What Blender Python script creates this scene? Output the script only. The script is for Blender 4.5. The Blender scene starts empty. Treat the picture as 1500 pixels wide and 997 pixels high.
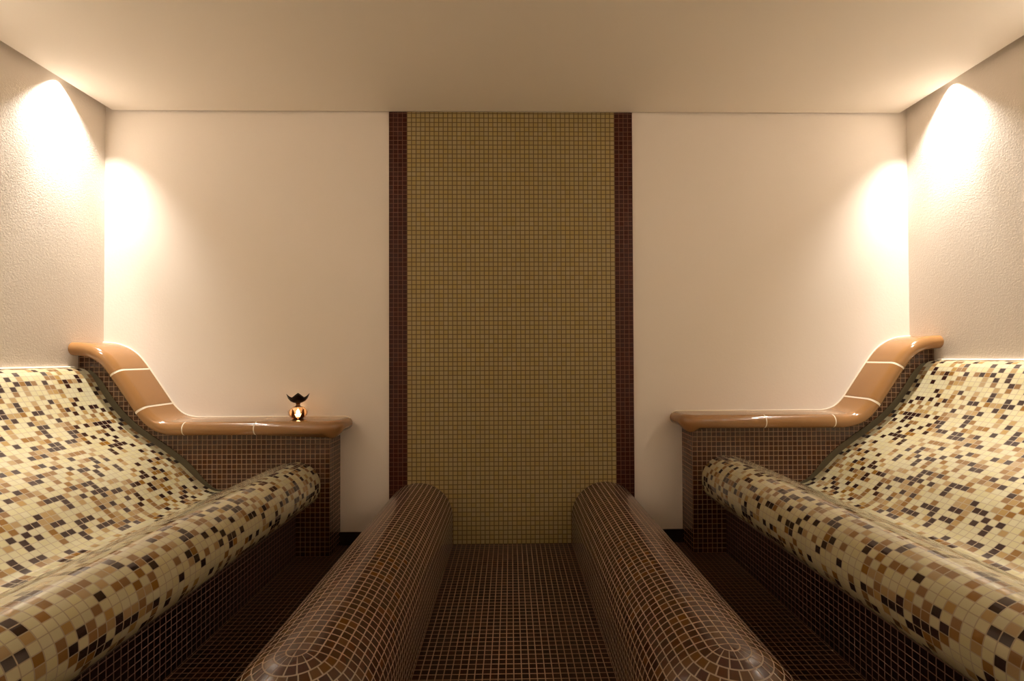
import bpy, math, random
from math import pi, sin, cos, radians as R
from mathutils import Matrix, Vector

SC = bpy.context.scene
COL = SC.collection

# ---------------------------------------------------------------- camera
cam = bpy.data.cameras.new('camera')
cam.sensor_width = 36.0
cam.sensor_fit = 'HORIZONTAL'
cam.lens = 700.0 / 1500.0 * 36.0
cam.shift_x = -8.0 / 1500.0
cam.shift_y = 15.5 / 1500.0
cam.clip_start = 0.02
camo = bpy.data.objects.new('camera', cam)
COL.objects.link(camo)
camo.matrix_world = (Matrix.Translation((-0.007, 0.0, 1.016)) @ Matrix.Rotation(R(-0.839), 4, 'Z')
                     @ Matrix.Rotation(R(90.763), 4, 'X') @ Matrix.Rotation(R(-0.226), 4, 'Z'))
SC.camera = camo

# ---------------------------------------------------------------- world, exposure
W = bpy.data.worlds.new('world')
SC.world = W
W.use_nodes = True
W.node_tree.nodes['Background'].inputs[0].default_value = (0, 0, 0, 1)
W.node_tree.nodes['Background'].inputs[1].default_value = 0.0
SC.view_settings.view_transform = 'Standard'
SC.view_settings.look = 'None'
SC.view_settings.gamma = 1.0
SC.view_settings.use_curve_mapping = False
SC.view_settings.exposure = 0.25

CORE_W = 80.0        # narrow beam of each downlight
FLOOD_W = 88.0       # soft spill of each downlight
LAMP_COL = (1.0, 0.945, 0.86)
LAMP_Y = (2.35, 1.58, 0.81, 0.04, -0.73)

# ---------------------------------------------------------------- sizes
HW = 2.218           # half width of the room
DB = 2.63            # back wall
DF = -1.2            # wall behind the camera
HC = 2.371           # underside of the ceiling panel
GAP = 0.048           # light gap between ceiling panel and side walls
EX = 0.937           # aisle side of the arm walls
EY = 2.477           # front face of the arm walls
P = 0.025            # mosaic pitch


# ---------------------------------------------------------------- materials
def lin(c):
    out = []
    for v in c:
        v /= 255.0
        out.append(v / 12.92 if v <= 0.04045 else ((v + 0.055) / 1.055) ** 2.4)
    return (out[0], out[1], out[2], 1.0)


class NT:
    def __init__(self, name):
        self.m = bpy.data.materials.new(name)
        self.m.use_nodes = True
        self.t = self.m.node_tree
        self.b = self.t.nodes['Principled BSDF']

    def n(self, kind, **kw):
        nd = self.t.nodes.new(kind)
        for k, v in kw.items():
            setattr(nd, k, v)
        return nd

    def put(self, sock, v):
        if hasattr(v, 'is_linked') or hasattr(v, 'links'):
            self.t.links.new(v, sock)
        else:
            sock.default_value = v

    def math(self, op, a, b=None, c=None):
        nd = self.n('ShaderNodeMath', operation=op)
        for i, v in enumerate((a, b, c)):
            if v is not None:
                self.put(nd.inputs[i], v)
        return nd.outputs[0]

    def mix(self, f, a, b):
        nd = self.n('ShaderNodeMix', data_type='RGBA')
        self.put(nd.inputs[0], f)
        self.put(nd.inputs[6], a)
        self.put(nd.inputs[7], b)
        return nd.outputs[2]


def plain(name, col, rough=0.5, metal=0.0, **kw):
    q = NT(name)
    q.b.inputs['Base Color'].default_value = lin(col)
    q.b.inputs['Roughness'].default_value = rough
    q.b.inputs['Metallic'].default_value = metal
    for k, v in kw.items():
        q.b.inputs[k].default_value = v
    return q.m


def plaster(name, col, depth, scale):
    q = NT(name)
    tc = q.n('ShaderNodeTexCoord')
    no = q.n('ShaderNodeTexNoise')
    no.inputs['Scale'].default_value = scale
    no.inputs['Detail'].default_value = 4.0
    q.t.links.new(tc.outputs['Object'], no.inputs['Vector'])
    q.b.inputs['Base Color'].default_value = lin(col)
    q.b.inputs['Roughness'].default_value = 0.85
    bp = q.n('ShaderNodeBump')
    bp.inputs['Distance'].default_value = 1.0
    bp.inputs['Strength'].default_value = 1.0
    q.t.links.new(q.math('MULTIPLY', no.outputs[0], depth), bp.inputs['Height'])
    q.t.links.new(bp.outputs[0], q.b.inputs['Normal'])
    return q.m


def mosaic(name, stops, grout, cluster=0.0, grout_w=0.06, rough=0.16, tilt=0.0006, vary=0.12, seed=0.0, depth=0.0005, spec=0.5):
    """square mosaic on the UV map, one tile per UV unit; stops = [(upper bound, colour)]"""
    q = NT(name)
    uv = q.n('ShaderNodeUVMap')
    sp = q.n('ShaderNodeSeparateXYZ')
    q.t.links.new(uv.outputs[0], sp.inputs[0])
    u, v = sp.outputs[0], sp.outputs[1]
    iu, iv = q.math('FLOOR', u), q.math('FLOOR', v)
    fu, fv = q.math('FRACT', u), q.math('FRACT', v)
    cell = q.n('ShaderNodeCombineXYZ')
    q.put(cell.inputs[0], iu)
    q.put(cell.inputs[1], iv)
    cell.inputs[2].default_value = seed
    wn = q.n('ShaderNodeTexWhiteNoise', noise_dimensions='3D')
    q.t.links.new(cell.outputs[0], wn.inputs['Vector'])
    rgb = q.n('ShaderNodeSeparateColor')
    q.t.links.new(wn.outputs['Color'], rgb.inputs[0])
    val = wn.outputs['Value']
    if cluster > 0:
        no = q.n('ShaderNodeTexNoise')
        no.inputs['Scale'].default_value = 0.37
        no.inputs['Detail'].default_value = 0.0
        q.t.links.new(cell.outputs[0], no.inputs['Vector'])
        s = q.math('MULTIPLY', q.math('SUBTRACT', no.outputs[0], 0.5), cluster)
        val = q.math('ADD', val, s)
    cr = q.n('ShaderNodeValToRGB')
    cr.color_ramp.interpolation = 'CONSTANT'
    el = cr.color_ramp.elements
    while len(el) > 1:
        el.remove(el[-1])
    el[0].position = 0.0
    el[0].color = lin(stops[0][1])
    for i in range(1, len(stops)):
        e = el.new(stops[i - 1][0])
        e.color = lin(stops[i][1])
    q.put(cr.inputs[0], val)
    # brightness differs a little from tile to tile
    hs = q.n('ShaderNodeHueSaturation')
    q.put(hs.inputs['Value'], q.math('ADD', q.math('MULTIPLY', rgb.outputs[0], 2 * vary), 1.0 - vary))
    q.put(hs.inputs['Saturation'], q.math('ADD', q.math('MULTIPLY', rgb.outputs[1], 0.2), 0.9))
    q.put(hs.inputs['Color'], cr.outputs[0])
    du = q.math('MINIMUM', fu, q.math('SUBTRACT', 1.0, fu))
    dv = q.math('MINIMUM', fv, q.math('SUBTRACT', 1.0, fv))
    d = q.math('MINIMUM', du, dv)
    mr = q.n('ShaderNodeMapRange', interpolation_type='SMOOTHSTEP')
    q.put(mr.inputs[0], d)
    mr.inputs[1].default_value = grout_w * 0.75
    mr.inputs[2].default_value = grout_w * 1.35
    mask = mr.outputs[0]
    q.put(q.b.inputs['Base Color'], q.mix(mask, lin(grout), hs.outputs[0]))
    q.put(q.b.inputs['Roughness'], q.math('ADD', q.math('MULTIPLY', mask, rough - 0.7), 0.7))
    q.b.inputs['Specular IOR Level'].default_value = spec
    h = q.math('MULTIPLY', mask, depth)
    tu = q.math('MULTIPLY', q.math('SUBTRACT', rgb.outputs[1], 0.5), q.math('SUBTRACT', fu, 0.5))
    tv = q.math('MULTIPLY', q.math('SUBTRACT', rgb.outputs[2], 0.5), q.math('SUBTRACT', fv, 0.5))
    h = q.math('ADD', h, q.math('MULTIPLY', q.math('MULTIPLY', q.math('ADD', tu, tv), tilt), mask))
    bp = q.n('ShaderNodeBump')
    bp.inputs['Distance'].default_value = 1.0
    bp.inputs['Strength'].default_value = 1.0
    q.put(bp.inputs['Height'], h)
    q.t.links.new(bp.outputs[0], q.b.inputs['Normal'])
    return q.m


M_WALL = plaster('plaster_wall', (242, 231, 219), 0.0011, 150.0)
M_BACK = plaster('plaster_smooth', (242, 230, 217), 0.0004, 90.0)
M_CEIL = plaster('plaster_ceiling', (241, 230, 216), 0.0003, 60.0)
M_BENCH = mosaic('cream_mosaic', [(0.19, (44, 25, 22)), (0.32, (128, 92, 48)), (0.45, (156, 128, 84)), (1.0, (184, 172, 134))],
                 (150, 134, 106), cluster=0.55, grout_w=0.05, rough=0.13, vary=0.05, depth=0.00004, tilt=0.0001)
_bb = M_BENCH.node_tree.nodes['Principled BSDF']          # wet, glossy glaze
_bb.inputs['Coat Weight'].default_value = 0.7
_bb.inputs['Coat Roughness'].default_value = 0.1
M_FLOOR = mosaic('brown_floor_mosaic', [(0.5, (34, 13, 6)), (1.0, (42, 18, 8))], (150, 122, 100), rough=0.3, grout_w=0.06, spec=0.25)
M_ROLL = mosaic('brown_roll_mosaic', [(0.55, (70, 38, 16)), (0.8, (58, 24, 12)), (1.0, (82, 52, 22))], (152, 132, 110), rough=0.22, grout_w=0.06)
M_ARM = mosaic('brown_arm_mosaic', [(0.5, (70, 38, 16)), (1.0, (58, 28, 12))], (150, 118, 88), rough=0.2, grout_w=0.06)
M_APRON = mosaic('dark_apron_mosaic', [(0.5, (32, 12, 8)), (1.0, (26, 10, 8))], (136, 106, 92), rough=0.3, grout_w=0.055, spec=0.25)
M_PANEL = mosaic('cream_wall_mosaic', [(1.0, (158, 138, 92))], (98, 78, 44), rough=0.35, grout_w=0.085, tilt=0.0003, vary=0.05, spec=0.3)
M_BORDER = mosaic('dark_border_mosaic', [(1.0, (58, 20, 10))], (110, 76, 58), rough=0.35, grout_w=0.055, tilt=0.0003, spec=0.25)
M_SKIRT = plain('dark_skirting_tile', (30, 20, 16), 0.35)
M_CAP = plain('caramel_glaze', (148, 105, 62), 0.1, **{'Coat Weight': 0.4, 'Coat Roughness': 0.05})
M_GROUT = plain('white_grout', (236, 222, 200), 0.7)
M_SEAM = plain('dark_olive', (80, 70, 46), 0.5)
M_WHITE = plain('white_lacquer', (230, 225, 215), 0.4)


# ---------------------------------------------------------------- mesh helpers
class MB:
    def __init__(self):
        self.v, self.f, self.uv = [], [], []

    def quad(self, pts, uvs=None):
        i = len(self.v)
        self.v += [tuple(p) for p in pts]
        self.f.append(tuple(range(i, i + len(pts))))
        self.uv.append(uvs if uvs else [(0.5, 0.5)] * len(pts))

    def grid(self, rows, uvrows=None, close=False):
        """rows: list of equal length point lists; shared vertices so that it shades smooth"""
        i0 = len(self.v)
        n = len(rows[0])
        for r in rows:
            self.v += [tuple(p) for p in r]
        for a in range(len(rows) - 1):
            for b in range(n if close else n - 1):
                c = (b + 1) % n
                self.f.append((i0 + a * n + b, i0 + a * n + c, i0 + (a + 1) * n + c, i0 + (a + 1) * n + b))
                if uvrows:
                    self.uv.append([uvrows[a][b], uvrows[a][c], uvrows[a + 1][c], uvrows[a + 1][b]])
                else:
                    self.uv.append([(0.5, 0.5)] * 4)

    def box(self, x0, x1, y0, y1, z0, z1, pitch=P, skip=''):
        q = lambda a, b: (a / pitch, b / pitch)
        def face(pts, ax):
            self.quad(pts, [q(p[ax[0]], p[ax[1]]) for p in pts])
        if '-y' not in skip: face([(x0, y0, z0), (x1, y0, z0), (x1, y0, z1), (x0, y0, z1)], (0, 2))
        if '+y' not in skip: face([(x1, y1, z0), (x0, y1, z0), (x0, y1, z1), (x1, y1, z1)], (0, 2))
        if '-x' not in skip: face([(x0, y1, z0), (x0, y0, z0), (x0, y0, z1), (x0, y1, z1)], (1, 2))
        if '+x' not in skip: face([(x1, y0, z0), (x1, y1, z0), (x1, y1, z1), (x1, y0, z1)], (1, 2))
        if '-z' not in skip: face([(x0, y1, z0), (x1, y1, z0), (x1, y0, z0), (x0, y0, z0)], (0, 1))
        if '+z' not in skip: face([(x0, y0, z1), (x1, y0, z1), (x1, y1, z1), (x0, y1, z1)], (0, 1))

    def tube(self, pts, r, seg=8):
        rows = []
        for k, p in enumerate(pts):
            p = Vector(p)
            a = Vector(pts[max(k - 1, 0)])
            b = Vector(pts[min(k + 1, len(pts) - 1)])
            t = (b - a).normalized()
            up = Vector((0, 1, 0)) if abs(t.y) < 0.9 else Vector((0, 0, 1))
            s = t.cross(up).normalized()
            w = s.cross(t).normalized()
            rr = r[k] if isinstance(r, (list, tuple)) else r
            rows.append([p + rr * (cos(2 * pi * j / seg) * s + sin(2 * pi * j / seg) * w) for j in range(seg)])
        self.grid(rows, close=True)
        self.quad(list(reversed(rows[0])))
        self.quad(rows[-1])

    def lathe(self, prof, seg=28, c=(0, 0, 0)):
        rows = [[(c[0] + r * cos(2 * pi * j / seg), c[1] + r * sin(2 * pi * j / seg), c[2] + z) for j in range(seg)] for r, z in prof]
        self.grid(rows, close=True)

    def build(self, name, mat, parent=None, smooth=False, mirror=False, angle=40, weld=False):
        vs, fs, uv = self.v, self.f, self.uv
        if mirror:
            vs = [(-p[0], p[1], p[2]) for p in vs]
            fs = [tuple(reversed(f)) for f in fs]
            uv = [list(reversed(u)) for u in uv]
        me = bpy.data.meshes.new(name)
        me.from_pydata(vs, [], fs)
        lay = me.uv_layers.new(name='UVMap')
        k = 0
        for f in uv:
            for c in f:
                lay.data[k].uv = c
                k += 1
        me.materials.append(mat)
        if weld:
            import bmesh
            bm = bmesh.new()
            bm.from_mesh(me)
            bmesh.ops.remove_doubles(bm, verts=bm.verts, dist=1e-5)
            bmesh.ops.recalc_face_normals(bm, faces=bm.faces)
            bm.to_mesh(me)
            bm.free()
        if smooth:
            me.polygons.foreach_set('use_smooth', [True] * len(me.polygons))
            me.set_sharp_from_angle(angle=R(angle))
        ob = bpy.data.objects.new(name, me)
        COL.objects.link(ob)
        if parent:
            ob.parent = parent
            ob.matrix_parent_inverse = parent.matrix_world.inverted()
        return ob


def tag(o, label, cat, group=None):
    o['label'] = label
    o['category'] = cat
    if group:
        o['group'] = group
    return o


def thing(name, loc, label, cat, group=None):
    o = bpy.data.objects.new(name, None)
    o.empty_display_size = 0.1
    o.location = loc
    COL.objects.link(o)
    o.matrix_world = Matrix.Translation(loc)
    return tag(o, label, cat, group)


def struct(o):
    o['kind'] = 'structure'
    return o


def spline(pts, per=8):
    """Catmull-Rom through the points"""
    out = []
    n = len(pts)
    for i in range(n - 1):
        p0, p1, p2, p3 = pts[max(i - 1, 0)], pts[i], pts[i + 1], pts[min(i + 2, n - 1)]
        for k in range(per):
            t = k / per
            out.append(tuple(0.5 * (2 * b + (c - a) * t + (2 * a - 5 * b + 4 * c - d) * t * t + (3 * b - a - 3 * c + d) * t ** 3)
                             for a, b, c, d in zip(p0, p1, p2, p3)))
    out.append(tuple(pts[-1]))
    return out


def arclen(pts):
    s = [0.0]
    for a, b in zip(pts[:-1], pts[1:]):
        s.append(s[-1] + math.dist(a, b))
    return s


# ---------------------------------------------------------------- the room
m = MB(); m.box(-HW - 0.1, HW + 0.1, DF - 0.1, DB + 0.1, -0.1, 0.0)
struct(m.build('floor', M_FLOOR))
TOP = HC + 0.12
m = MB(); m.box(-HW - 0.1, HW + 0.1, DB, DB + 0.1, 0.0, TOP + 0.05)
struct(m.build('wall_back', M_BACK))
m = MB(); m.box(-HW - 0.1, HW + 0.1, DF - 0.1, DF, 0.0, TOP + 0.05)
struct(m.build('wall_front', M_BACK))
m = MB(); m.box(-HW - 0.1, -HW, DF, DB, 0.0, TOP + 0.05)
struct(m.build('wall_left', M_WALL))
m = MB(); m.box(HW, HW + 0.1, DF, DB, 0.0, TOP + 0.05)
struct(m.build('wall_right', M_WALL))
m = MB()
m.box(-HW, HW, DF, DB, TOP, TOP + 0.05)
m.box(-HW + GAP, HW - GAP, DF, DB - 0.012, HC, TOP)
struct(m.build('ceiling', M_CEIL))
for sgn, nm in ((-1, 'baseboard_left'), (1, 'baseboard_right')):
    m = MB(); m.box(0.671, EX, DB - 0.008, DB, 0.0, 0.07)
    struct(m.build(nm, M_SKIRT, mirror=sgn < 0))

# cream mosaic panel with its two dark borders, standing proud of the plaster
PP = 1.342 / 54
XI = 0.671 - 4 * PP
pan = MB(); pan.box(-XI, XI, DB - 0.009, DB - 0.0012, 0.0, HC - 0.002, pitch=PP)
panel = tag(pan.build('mosaic_panel', M_PANEL), 'tall cream mosaic panel with dark brown tile borders in the middle of the back wall', 'tile panel')
for sgn in (-1, 1):
    m = MB(); m.box(XI, 0.671, DB - 0.009, DB - 0.0012, 0.0, HC - 0.002, pitch=PP)
    b = m.build('border', M_BORDER, panel, mirror=sgn < 0)
    b['label'] = 'dark brown mosaic border strip'


# ---------------------------------------------------------------- downlights hidden in the light gap
def downlight(sgn, y):
    x = sgn * (HW - 0.034)
    z = HC + 0.024
    # narrow beam straight down the wall, soft spill leaning into the room
    for size, blend, watt, lean, nm in ((42, 1.0, CORE_W, 0.0, 'downlight_beam'), (94, 1.0, FLOOD_W, 0.0, 'downlight_spill')):
        l = bpy.data.lights.new(nm, 'SPOT')
        l.energy = watt
        l.color = LAMP_COL
        l.spot_size = R(size)
        l.spot_blend = blend
        l.shadow_soft_size = 0.012
        o = bpy.data.objects.new(nm, l)
        o.location = (x, y, z)
        o.rotation_euler = (0, sgn * R(lean), 0)
        COL.objects.link(o)


for sgn in (-1, 1):
    for y in LAMP_Y:
        downlight(sgn, y)


# ---------------------------------------------------------------- loungers
BACK = [(2.2165, 0.984), (2.196, 0.980), (2.168, 0.966), (2.138, 0.930), (2.085, 0.843), (2.018, 0.752), (1.94, 0.674), (1.865, 0.617),
        (1.775, 0.555), (1.695, 0.493), (1.64, 0.440), (1.60, 0.402), (1.56, 0.370), (1.515, 0.349), (1.46, 0.350), (1.40, 0.374)]
RC, RR = (1.105, 0.371), 0.123
FRONT = [(1.40, 0.374), (1.35, 0.403), (1.30, 0.432), (1.24, 0.461), (1.17, 0.484)]
a0 = 88
while a0 <= 270:
    FRONT.append((RC[0] + RR * cos(R(a0)), RC[1] + RR * sin(R(a0))))
    a0 += 13
AX = 1.108
Y0 = -0.75


def extrude_profile(m, prof, y0, y1, s0, ny=48):
    s = arclen(prof)
    rows, uvs = [], []
    for k in range(ny + 1):
        y = y0 + (y1 - y0) * k / ny
        rows.append([(x, y, z) for x, z in prof])
        uvs.append([((s0 + q) / P, y / P) for q in s])
    m.grid(rows, uvs)
    return s0 + s[-1]


def lounger(sgn, dz, label):
    mir = sgn < 0
    up = lambda pts: [(x, z + dz * min(1.0, z / 0.4)) for x, z in pts]
    root = thing('tiled_lounger', (sgn * 1.6, 1.0, 0.0), label, 'lounger', 'heated loungers facing each other')
    back = up(spline(BACK, 14))
    front = up(spline(FRONT, 10))
    m = MB()
    s1 = extrude_profile(m, back, Y0, EY - 0.0055, 0.0)
    def close_solid(m, prof, zb):
        ye = EY - 0.0055
        for a, b in zip(prof[:-1], prof[1:]):
            m.quad([(a[0], Y0, a[1]), (a[0], Y0, zb), (b[0], Y0, zb), (b[0], Y0, b[1])])
            m.quad([(a[0], ye, a[1]), (b[0], ye, b[1]), (b[0], ye, zb), (a[0], ye, zb)])
        a, b = prof[0], prof[-1]
        m.quad([(a[0], Y0, a[1]), (a[0], ye, a[1]), (a[0], ye, zb), (a[0], Y0, zb)])
        m.quad([(b[0], Y0, b[1]), (b[0], Y0, zb), (b[0], ye, zb), (b[0], ye, b[1])])
        m.quad([(a[0], Y0, zb), (a[0], ye, zb), (b[0], ye, zb), (b[0], Y0, zb)])
    close_solid(m, back, 0.0)
    m.build('seat_shell', M_BENCH, root, smooth=True, mirror=mir)
    m = MB()
    extrude_profile(m, front, Y0, EY - 0.0055, s1)
    ye = EY - 0.0055
    core = (front[0][0], front[-1][1])
    m.quad([(x, Y0, z) for x, z in front] + [(core[0], Y0, core[1])])
    m.quad([(core[0], ye, core[1])] + [(x, ye, z) for x, z in reversed(front)])
    m.quad([(front[-1][0], Y0, core[1]), (front[-1][0], ye, core[1]), (core[0], ye, core[1]), (core[0], Y0, core[1])])
    m.quad([(core[0], Y0, core[1]), (core[0], ye, core[1]), (front[0][0], ye, front[0][1]), (front[0][0], Y0, front[0][1])])
    m.build('front_roll', M_BENCH, root, smooth=True, mirror=mir)
    m = MB()
    m.box(AX, AX + 0.02, Y0, EY - 0.0055, 0.0, RC[1] - RR + 0.004 + dz * 0.5)
    m.box(AX + 0.02, 1.40, Y0, Y0 + 0.02, 0.0, 0.3)
    a = m.build('apron', M_APRON, root, mirror=mir)
    a['label'] = 'dark brown mosaic apron under the front roll'
    # thin olive strip on the arm wall face, following the shell
    sub = [p for p in back if 1.46 < p[0] < 2.17]
    m = MB()
    top, bot = [], []
    for k, p in enumerate(sub):
        q0, q1 = sub[max(k - 1, 0)], sub[min(k + 1, len(sub) - 1)]
        t = Vector((q1[0] - q0[0], q1[1] - q0[1])).normalized()
        n = Vector((t.y, -t.x))
        if n.y < 0:
            n = -n
        f = k / (len(sub) - 1)
        w = 0.030 * min(1, 0.25 + f * 6) * min(1.0, (1 - f) * 2.6 + 0.15)
        bot.append((p[0], EY - 0.0045, p[1] - 0.002))
        top.append((p[0] + n.x * w, EY - 0.0045, p[1] + n.y * w))
    m.grid([bot, top])
    m.grid([top, [(p[0], EY - 0.0012, p[2]) for p in top]])
    o = m.build('olive_strip', M_SEAM, root, mirror=mir)
    o['label'] = 'olive brown strip along the arm wall'
    m = MB()
    m.tube([(HW - 0.0075, Y0, 0.985 + dz), (HW - 0.0075, EY - 0.03, 0.985 + dz)], 0.0055)
    o = m.build('caulk_line', M_GROUT, root, smooth=True, mirror=mir)
    return root


lounger(-1, -0.010, 'cream and brown mosaic lounger against the left wall, beside the ledge carrying the candle holder')
lounger(1, 0.010, 'cream and brown mosaic lounger against the right wall, beside the ledge with nothing on it')

# ---------------------------------------------------------------- arm walls with their glazed capping
CT = 0.070           # thickness of the capping tiles
CR = CT / 2
CY = 2.418           # front of the capping
TOPLINE = spline([(1.20, 0.707), (1.30, 0.707), (1.45, 0.707), (1.58, 0.707), (1.66, 0.707), (1.725, 0.709), (1.78, 0.727), (1.825, 0.767), (1.86, 0.816),
                  (1.903, 0.880), (1.945, 0.942), (1.985, 0.999), (2.025, 1.046), (2.07, 1.079), (2.12, 1.101), (2.17, 1.111), (2.2165, 1.114)], 10)


def normals(pts):
    out = []
    for k in range(len(pts)):
        q0, q1 = pts[max(k - 1, 0)], pts[min(k + 1, len(pts) - 1)]
        t = Vector((q1[0] - q0[0], q1[1] - q0[1])).normalized()
        out.append(Vector((-t.y, t.x)))
    return out


def cut(pts, xa, xb):
    """part of the polyline between two x values, with exact ends"""
    def at(x):
        for a, b in zip(pts[:-1], pts[1:]):
            if a[0] <= x <= b[0]:
                t = (x - a[0]) / (b[0] - a[0])
                return (x, a[1] + (b[1] - a[1]) * t)
        return pts[-1]
    mid = [p for p in pts if xa + 1e-4 < p[0] < xb - 1e-4]
    return [at(xa)] + mid + [at(xb)]


def cap_sweep(m, pts, nrm, inset=0.0, ends=True):
    """bullnose section (rear top - front - rear bottom) swept along the capping line"""
    rows = []
    r = CR - inset
    for p, n in zip(pts, nrm):
        row = [(0.0 + inset, DB - 0.0012)]
        for k in range(13):
            a = R(90 - 15 * k)
            row.append((CR - r * sin(a), CY + CR - r * cos(a)))
        row.append((CT - inset, DB - 0.0012))
        rows.append([(min(p[0] - n.x * d, HW - 0.0015), y, p[1] - n.y * d) for d, y in row])
    m.grid(rows)
    if ends:
        m.quad(list(reversed(rows[0])))
        m.quad(rows[-1])


def arm_wall(sgn, dz, label, group):
    mir = sgn < 0
    root = thing('arm_ledge', (sgn * 1.5, 2.55, 0.0), label, 'ledge', group)
    line = [(x, z + dz) for x, z in TOPLINE]
    full = [(EX, line[0][1]), (1.05, line[0][1])] + line
    nr = normals(full)
    under = [(p[0] - n.x * (CT - 0.004), p[1] - n.y * (CT - 0.004)) for p, n in zip(full, nr)]
    under = [p for p in under if p[0] < HW - 0.0015]
    zl = under[-1][1]
    under.append((HW - 0.0015, zl))
    m = MB()
    yb = DB - 0.0012
    for a, b in zip(under[:-1], under[1:]):
        pts = [(a[0], EY, 0), (b[0], EY, 0), (b[0], EY, b[1]), (a[0], EY, a[1])]
        m.quad(pts, [((q[0] - EX) / P, q[2] / P) for q in pts])
        m.quad([(a[0], EY, a[1]), (b[0], EY, b[1]), (b[0], yb, b[1]), (a[0], yb, a[1])])
    h = under[0][1]
    pts = [(EX, yb, 0), (EX, EY, 0), (EX, EY, h), (EX, yb, h)]
    m.quad(pts, [((q[1] - EY) / P, q[2] / P) for q in pts])
    m.build('tiled_body', M_ARM, root, mirror=mir, weld=False)
    # capping: four swept tiles
    joints = [1.297, 1.653, 1.840, 1.966, 2.2165]
    g = 0.003
    for xa, xb in zip(joints[:-1], joints[1:]):
        seg = cut(line, xa + g, xb - (g if xb < 2.2 else 0))
        m = MB()
        cap_sweep(m, seg, normals(seg))
        o = m.build('capping_tile', M_CAP, root, smooth=True, mirror=mir, angle=50)
    for x in joints[:-1]:
        seg = cut(line, x - g - 0.0003, x + g + 0.0003)
        m = MB()
        cap_sweep(m, seg, normals(seg), inset=0.0008)
        o = m.build('grout_joint', M_GROUT, root, smooth=True, mirror=mir, angle=50)
        o['label'] = 'white grout joint between capping tiles'
    # end tile: bullnose on the front and on the aisle side, rounded corner in plan
    zt = line[0][1]
    xe = EX - 0.066
    rc = 0.055
    xi, yi = xe + CR, CY + CR
    path = [(1.297 - g, yi, 0.0, -1.0, 0.0)]
    for k in range(13):
        a = R(270 - 7.5 * k)
        path.append((xi + rc + rc * cos(a), yi + rc + rc * sin(a), cos(a), sin(a), sin(pi * k / 12)))
    path.append((xi, DB - 0.0012, -1.0, 0.0, 0.0))
    rows = []
    for (x, y, nx, ny, w) in path:
        rows.append([(x + nx * CR * cos(R(90 - 15 * k)), y + ny * CR * cos(R(90 - 15 * k)), zt - CR + CR * sin(R(90 - 15 * k)) - 0.022 * w * max(0.0, -sin(R(90 - 15 * k)))) for k in range(13)])
    m = MB()
    m.grid(rows)
    topf = [r[0] for r in rows] + [(1.297 - g, DB - 0.0012, zt)]
    botf = [r[-1] for r in rows] + [(1.297 - g, DB - 0.0012, zt - CT)]
    m.quad(list(reversed(topf)))
    m.quad(botf)
    m.quad(rows[0] + [(1.297 - g, DB - 0.0012, zt - CT), (1.297 - g, DB - 0.0012, zt)])
    o = m.build('capping_tile', M_CAP, root, smooth=True, mirror=mir, angle=50, weld=True)
    # added white bead, stands in for the bright halo along the capping's rear edge
    bead = [(xe + 0.004, DB - 0.006, zt - CR), (xe + 0.016, DB - 0.006, zt - 0.008), (xi, DB - 0.006, zt + 0.001), (1.2, DB - 0.006, zt + 0.001)] + \
           [(p[0], DB - 0.006, p[1] + 0.001) for p in line[::4]]
    m = MB()
    m.tube(bead, 0.0045, 6)
    o = m.build('halo_bead', M_GROUT, root, smooth=True, mirror=mir)
    o['label'] = 'added white bead imitating a bright halo along the back wall'
    return root


arm_wall(-1, -0.010, 'low brown mosaic arm ledge with caramel glazed capping, a candle holder standing on it', 'arm ledges at the head of the loungers')
arm_wall(1, 0.010, 'low brown mosaic arm ledge with caramel glazed capping and nothing standing on it', 'arm ledges at the head of the loungers')


# ---------------------------------------------------------------- rounded kerbs of the foot basin
def kerb(sgn, label):
    mir = sgn < 0
    cx, cz, r, ye, yb = 0.508, 0.152, 0.183, 1.136, DB - 0.0104
    m = MB()
    na = 48
    # straight run: stadium section; u is counted from the ridge, so the ridge carries a joint
    sect = [(-r, 0.0, -(r * pi / 2 + cz))]
    for k in range(na + 1):
        a = pi - pi * k / na
        sect.append((r * cos(a), cz + r * sin(a), -(a - pi / 2) * r))
    sect.append((r, 0.0, r * pi / 2 + cz))
    ny = 30
    rows, uvs = [], []
    for k in range(ny + 1):
        y = ye + (yb - ye) * k / ny
        rows.append([(cx + x, y, z) for x, z, s in sect])
        uvs.append([(s / P, (y - ye) / P) for x, z, s in sect])
    m.grid(rows, uvs)
    # rounded end: rings of wedge tiles around the end of the ridge
    nring = int(math.ceil((r * pi / 2 + cz) / P))
    seg = 36

    def pos(s, az):
        if s < r * pi / 2:
            q = s / r
            rad, z = r * sin(q), cz + r * cos(q)
        else:
            rad, z = r, max(0.0, cz - (s - r * pi / 2))
        return (cx + rad * cos(az), ye + rad * sin(az), z)

    for k in range(nring):
        sa, sb = k * P, min((k + 1) * P, r * pi / 2 + cz)
        rm = r * sin(min((sa + 0.5 * P) / r, pi / 2))
        nt = 2 if k == 0 else max(8, int(round(pi * rm / P)))
        sub = 4
        rows, uvs = [], []
        for i in range(sub + 1):
            s = sa + (sb - sa) * i / sub
            rows.append([pos(s, -pi + pi * j / seg) for j in range(seg + 1)])
            uvs.append([(k + 0.9999 * (s - sa) / P + 40, 0.9999 * nt * j / seg + 70) for j in range(seg + 1)])
        m.grid(list(reversed(rows)), list(reversed(uvs)))
    return tag(m.build('basin_kerb', M_ROLL, smooth=True, mirror=mir, weld=True, angle=60), label, 'kerb', 'rounded kerbs along the middle aisle')


kerb(-1, 'rounded brown mosaic kerb left of the middle strip, beside the lounger whose ledge carries the candle holder')
kerb(1, 'rounded brown mosaic kerb right of the middle strip, beside the lounger whose ledge is bare')

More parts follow.
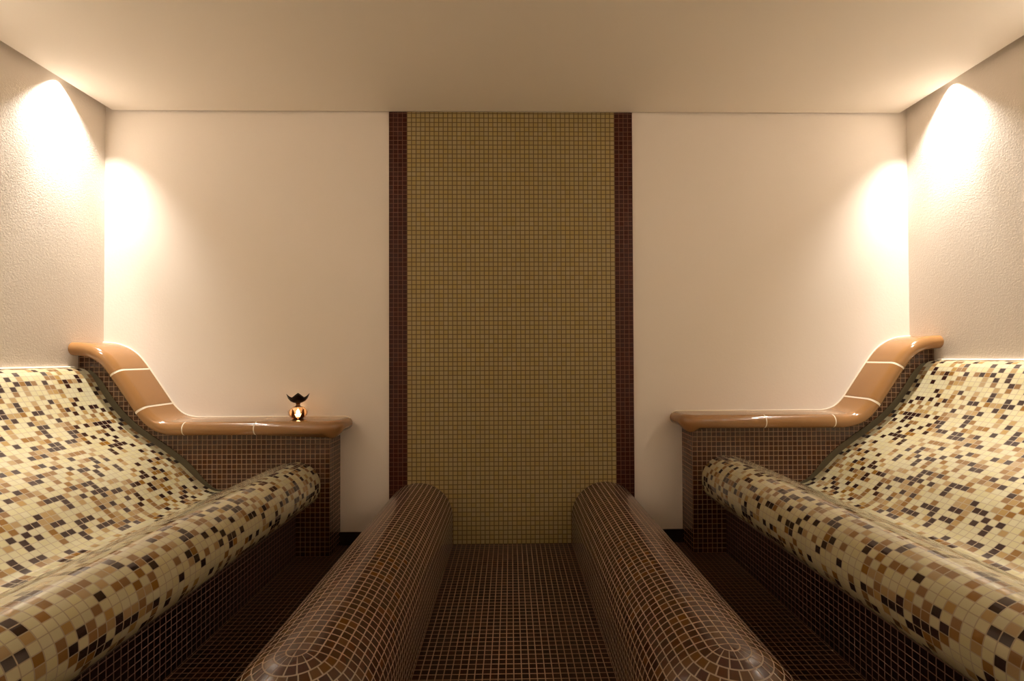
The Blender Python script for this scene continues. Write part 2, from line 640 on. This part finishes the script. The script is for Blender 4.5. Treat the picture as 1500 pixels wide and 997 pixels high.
# ---------------------------------------------------------------- candle holder
M_BRONZE = plain('dark_bronze', (34, 26, 18), 0.38, 0.8)
M_COPPER = plain('aged_copper', (120, 78, 44), 0.3, 0.9)
M_AMBER = plain('amber_glass', (255, 230, 200), 0.12, 0.0, **{'Transmission Weight': 0.9, 'IOR': 1.35})
M_WAX = plain('candle_wax', (250, 236, 214), 0.5, **{'Emission Color': (1.0, 0.62, 0.32, 1.0), 'Emission Strength': 5.0})
M_FLAME = plain('candle_flame', (255, 220, 170), 0.5, **{'Emission Color': (1.0, 0.78, 0.5, 1.0), 'Emission Strength': 45.0})
cxh, cyh, czh = -1.126, 2.535, 0.6975
hold = thing('candle_holder', (cxh, cyh, czh), 'small amber glass candle holder with dark petal crown on the left arm ledge', 'candle holder')
C0 = (cxh, cyh, czh)
m = MB()
m.lathe([(0.016, 0.004), (0.030, 0.008), (0.041, 0.020), (0.0455, 0.034), (0.043, 0.047), (0.033, 0.058), (0.024, 0.064),
         (0.022, 0.064), (0.031, 0.056), (0.0405, 0.046), (0.043, 0.034), (0.0385, 0.021), (0.028, 0.0105), (0.0, 0.0075)], 32, C0)
m.build('glass_bowl', M_AMBER, hold, smooth=True)
m = MB()
m.lathe([(0.0, 0.0), (0.026, 0.0), (0.028, 0.003), (0.018, 0.0055), (0.0, 0.006)], 28, C0)
m.build('foot', M_COPPER, hold, smooth=True)
# leaf prongs that hold the bowl
for k in range(6):
    a = R(-36 + 60 * k)
    m = MB()
    rows = []
    for (rr, zz, w) in [(0.022, 0.003, 0.010), (0.036, 0.010, 0.011), (0.0455, 0.024, 0.010), (0.049, 0.040, 0.006), (0.053, 0.055, 0.0012)]:
        c, s = cos(a), sin(a)
        rows.append([(cxh + rr * c - w * s * t, cyh + rr * s + w * c * t, czh + zz) for t in (-1, 0, 1)])
    back = [[(p[0] - 0.0015 * cos(a), p[1] - 0.0015 * sin(a), p[2]) for p in row] for row in rows]
    m.grid(rows)
    m.grid([list(reversed(r_)) for r_ in back])
    m.build('leaf_prong', M_COPPER, hold, smooth=True)
m = MB()
m.lathe([(0.022, 0.062), (0.012, 0.068), (0.0095, 0.076), (0.013, 0.084), (0.018, 0.087), (0.016, 0.088), (0.008, 0.078), (0.010, 0.069), (0.020, 0.064)], 24, C0)
m.build('neck', M_COPPER, hold, smooth=True)
# crown: open dish whose rim runs out into points, one of them towards the room
m = MB()
rows, inner = [], []
NS = 72
for (t, rb, zb) in [(0, 0.006, 0.084), (0.25, 0.022, 0.086), (0.5, 0.036, 0.092), (0.75, 0.043, 0.100), (1.0, 0.046, 0.1125)]:
    row, row2 = [], []
    for j in range(NS):
        a = 2 * pi * j / NS
        ph = abs(((a + R(66)) / (2 * pi / 4) + 0.5) % 1.0 - 0.5) * 2      # 0 at a point, 1 between points
        peak = (1 - ph) ** 1.35
        rr = rb + t * t * (0.012 * peak - 0.002)
        zz = zb + t * t * (0.022 * peak - 0.002)
        row.append((cxh + rr * cos(a), cyh + rr * sin(a), czh + zz))
        row2.append((cxh + (rr - 0.0018) * cos(a), cyh + (rr - 0.0018) * sin(a), czh + zz + 0.001))
    rows.append(row)
    inner.append(row2)
m.grid(rows + list(reversed(inner)), close=True)
o = m.build('petal_crown', M_BRONZE, hold, smooth=True, angle=60)
o['label'] = 'dark bronze crown with pointed petals'
can = thing('tealight_candle', (cxh, cyh, czh + 0.010), 'lit tealight glowing inside the amber candle holder on the left arm ledge', 'candle')
m = MB()
m.lathe([(0.0, 0.0105), (0.019, 0.0105), (0.0195, 0.012), (0.0195, 0.024), (0.018, 0.025), (0.0, 0.0245)], 24, C0)
m.build('wax', M_WAX, can, smooth=True)
m = MB()
m.lathe([(0.0, 0.026), (0.006, 0.029), (0.009, 0.034), (0.0075, 0.041), (0.003, 0.048), (0.0, 0.053)], 16, C0)
m.build('flame', M_FLAME, can, smooth=True)
